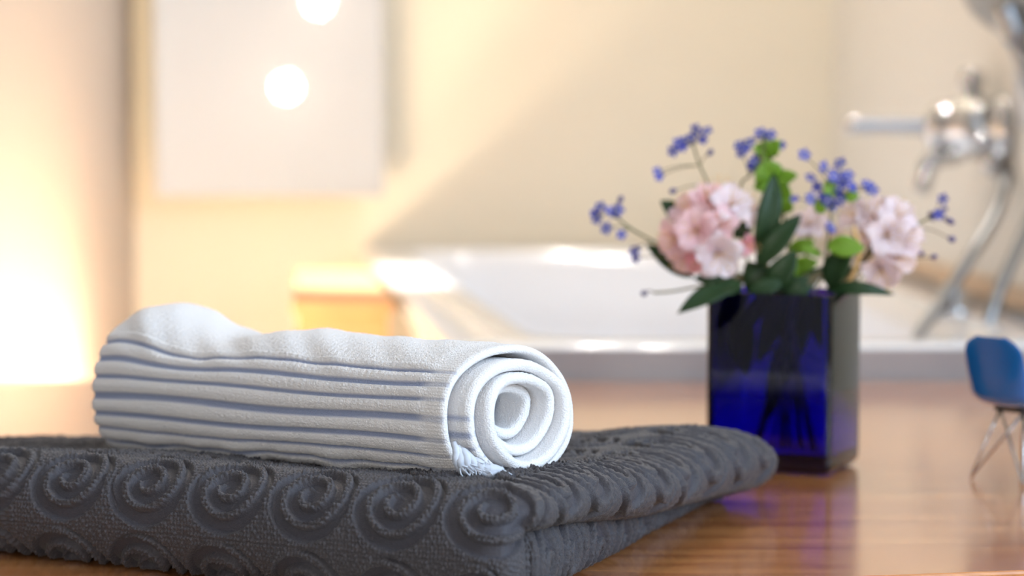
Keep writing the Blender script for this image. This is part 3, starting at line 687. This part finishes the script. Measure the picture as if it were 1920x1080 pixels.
forget('forget-me-not sprig with a single drooping bud low on the left', None, [(1209, 550, 2)], [(1226, 549), (1262, 546), (1330, 535)], -.01, (-.4, -.6), (.7, -.4))
forget('forget-me-not sprig with purple florets above the pink bloom', None,
       [(1305, 243, 0), (1325, 246, 0), (1285, 262, 0), (1272, 268, 0), (1262, 283, 0), (1296, 258, 0), (1280, 275, 1), (1331, 287, 2), (1318, 262, 1), (1233, 322, 0), (1236, 330, 1), (1263, 358, 2)],
       [(1300, 272), (1312, 310), (1328, 348), (1345, 420), (1380, 510)], .012, (-.3, .5), (.3, .6))
forget('forget-me-not sprig with pale blue florets at the top of the green sprig', None,
       [(1426, 250, 0), (1436, 254, 0), (1446, 252, 0), (1385, 272, 0), (1404, 268, 0), (1390, 286, 0), (1412, 303, 0), (1418, 296, 1), (1466, 272, 1), (1398, 276, 0), (1418, 398, 0), (1408, 312, 1)],
       [(1432, 262), (1428, 300), (1405, 330), (1390, 345), (1385, 400), (1410, 510)], .004, (.1, .5), (.2, .4))
forget('dense deep blue forget-me-not sprig on the right of the middle', None,
       [(1508, 290, 0), (1520, 333, 0), (1544, 313, 0), (1575, 306, 0), (1565, 325, 0), (1590, 328, 0), (1580, 343, 0), (1560, 342, 0), (1572, 352, 0), (1576, 366, 0), (1562, 332, 0), (1585, 335, 0), (1575, 374, 0), (1625, 345, 0), (1636, 356, 0), (1630, 350, 0), (1520, 372, 0), (1552, 376, 0), (1560, 386, 0), (1545, 370, 0), (1557, 424, 0), (1557, 430, 0), (1490, 373, 1), (1532, 350, 1), (1598, 350, 1)],
       [(1574, 370), (1560, 390), (1556, 430), (1548, 480), (1538, 530)], -.006, (.2, -.2), (-.35, -.2), (((1560, 372), (1548, 338), 26), ((1582, 372), (1612, 366), 22), ((1545, 400), (1530, 375), 22), ((1540, 480), (1500, 462), 18)))
forget('forget-me-not sprig with dark buds leaning out to the far right', None,
       [(1768, 373, 0), (1771, 392, 2), (1750, 408, 2), (1781, 415, 2), (1783, 448, 2), (1760, 402, 1), (1775, 412, 2), (1725, 474, 2), (1750, 482, 2), (1745, 402, 2)],
       [(1752, 404), (1715, 425), (1690, 455), (1640, 500), (1575, 540)], .01, (.7, .2), (-.7, .3))

# ------------------------------------------------------------------ miniature blue chair
def build_chair():
    loc = Vector((.2880, 1.372, 0)); yaw = math.radians(36)
    c = thing('miniature_chair', 'miniature blue plastic shell chair on wire legs at the right edge', 'chair', tuple(loc)); c.rotation_euler = (0, 0, yaw)
    prof = [(.0245, .0438), (.0225, .0452), (.0150, .0456), (.005, .0445), (-.006, .0432), (-.0175, .0436), (-.0232, .0475), (-.0252, .0560), (-.0260, .0650), (-.0266, .0740), (-.0272, .0825)]
    pr = spline([(x, 0, z) for x, z in prof], 6); n = len(pr); m = 24; P = np.zeros((n, m+1, 3))
    for i, p in enumerate(pr):
        t = i/(n-1); tg = (pr[min(i+1, n-1)]-pr[max(i-1, 0)]).normalized(); nr = Vector((-tg.z, 0, tg.x)); nr = nr if nr.x+nr.z > 0 else -nr
        hw = .0235*(1-.10*t) * (1-.55*max(0, (t-.86)/.14)**3.0) * (1-.35*max(0, (.08-t)/.08)**2)
        curl = (.004 + .004*math.exp(-((t-.5)/.2)**2))*(1-.85*max(0, (t-.7)/.3))
        for k in range(m+1):
            s = -1+2*k/m; q = p+Vector((0, hw*math.sin(s*PI/2*.92)/math.sin(PI/2*.92), 0))+nr*(curl*abs(s)**2.4)
            P[i, k] = q
    sh = grid_mesh('shell', P, 'chair_blue', c); md = sh.modifiers.new('thick', 'SOLIDIFY'); md.thickness = .0016; md.offset = 0
    md = sh.modifiers.new('round', 'BEVEL'); md.width = .0005; md.segments = 2; md.limit_method = 'ANGLE'
    box('seat_mount', -.013, .013, -.011, .011, .0395, .0425, 'rubber_black', c, .001)
    feet = [(.021, .020), (.021, -.020), (-.021, .020), (-.021, -.020)]
    for fx, fy in feet:
        f = Vector((fx*1.0, fy*1.0, .0009)); a = Vector((fx*.45, fy*.45, .0400)); b = Vector((fx*.45, -fy*.45, .0400))
        pts = [a, a.lerp(f, .5), a.lerp(f, .96), f+Vector((0, -fy*.03, -.0000)), f.lerp(b, .06), f.lerp(b, .5), b]
        tube('wire_leg', pts, .00085, 'chrome', c, 8)
    tube('wire_brace', [(.0095, .009, .0398), (.0095, -.009, .0398), (-.0095, -.009, .0398), (-.0095, .009, .0398), (.0095, .009, .0398)], .0009, 'chrome', c, 8)
build_chair()
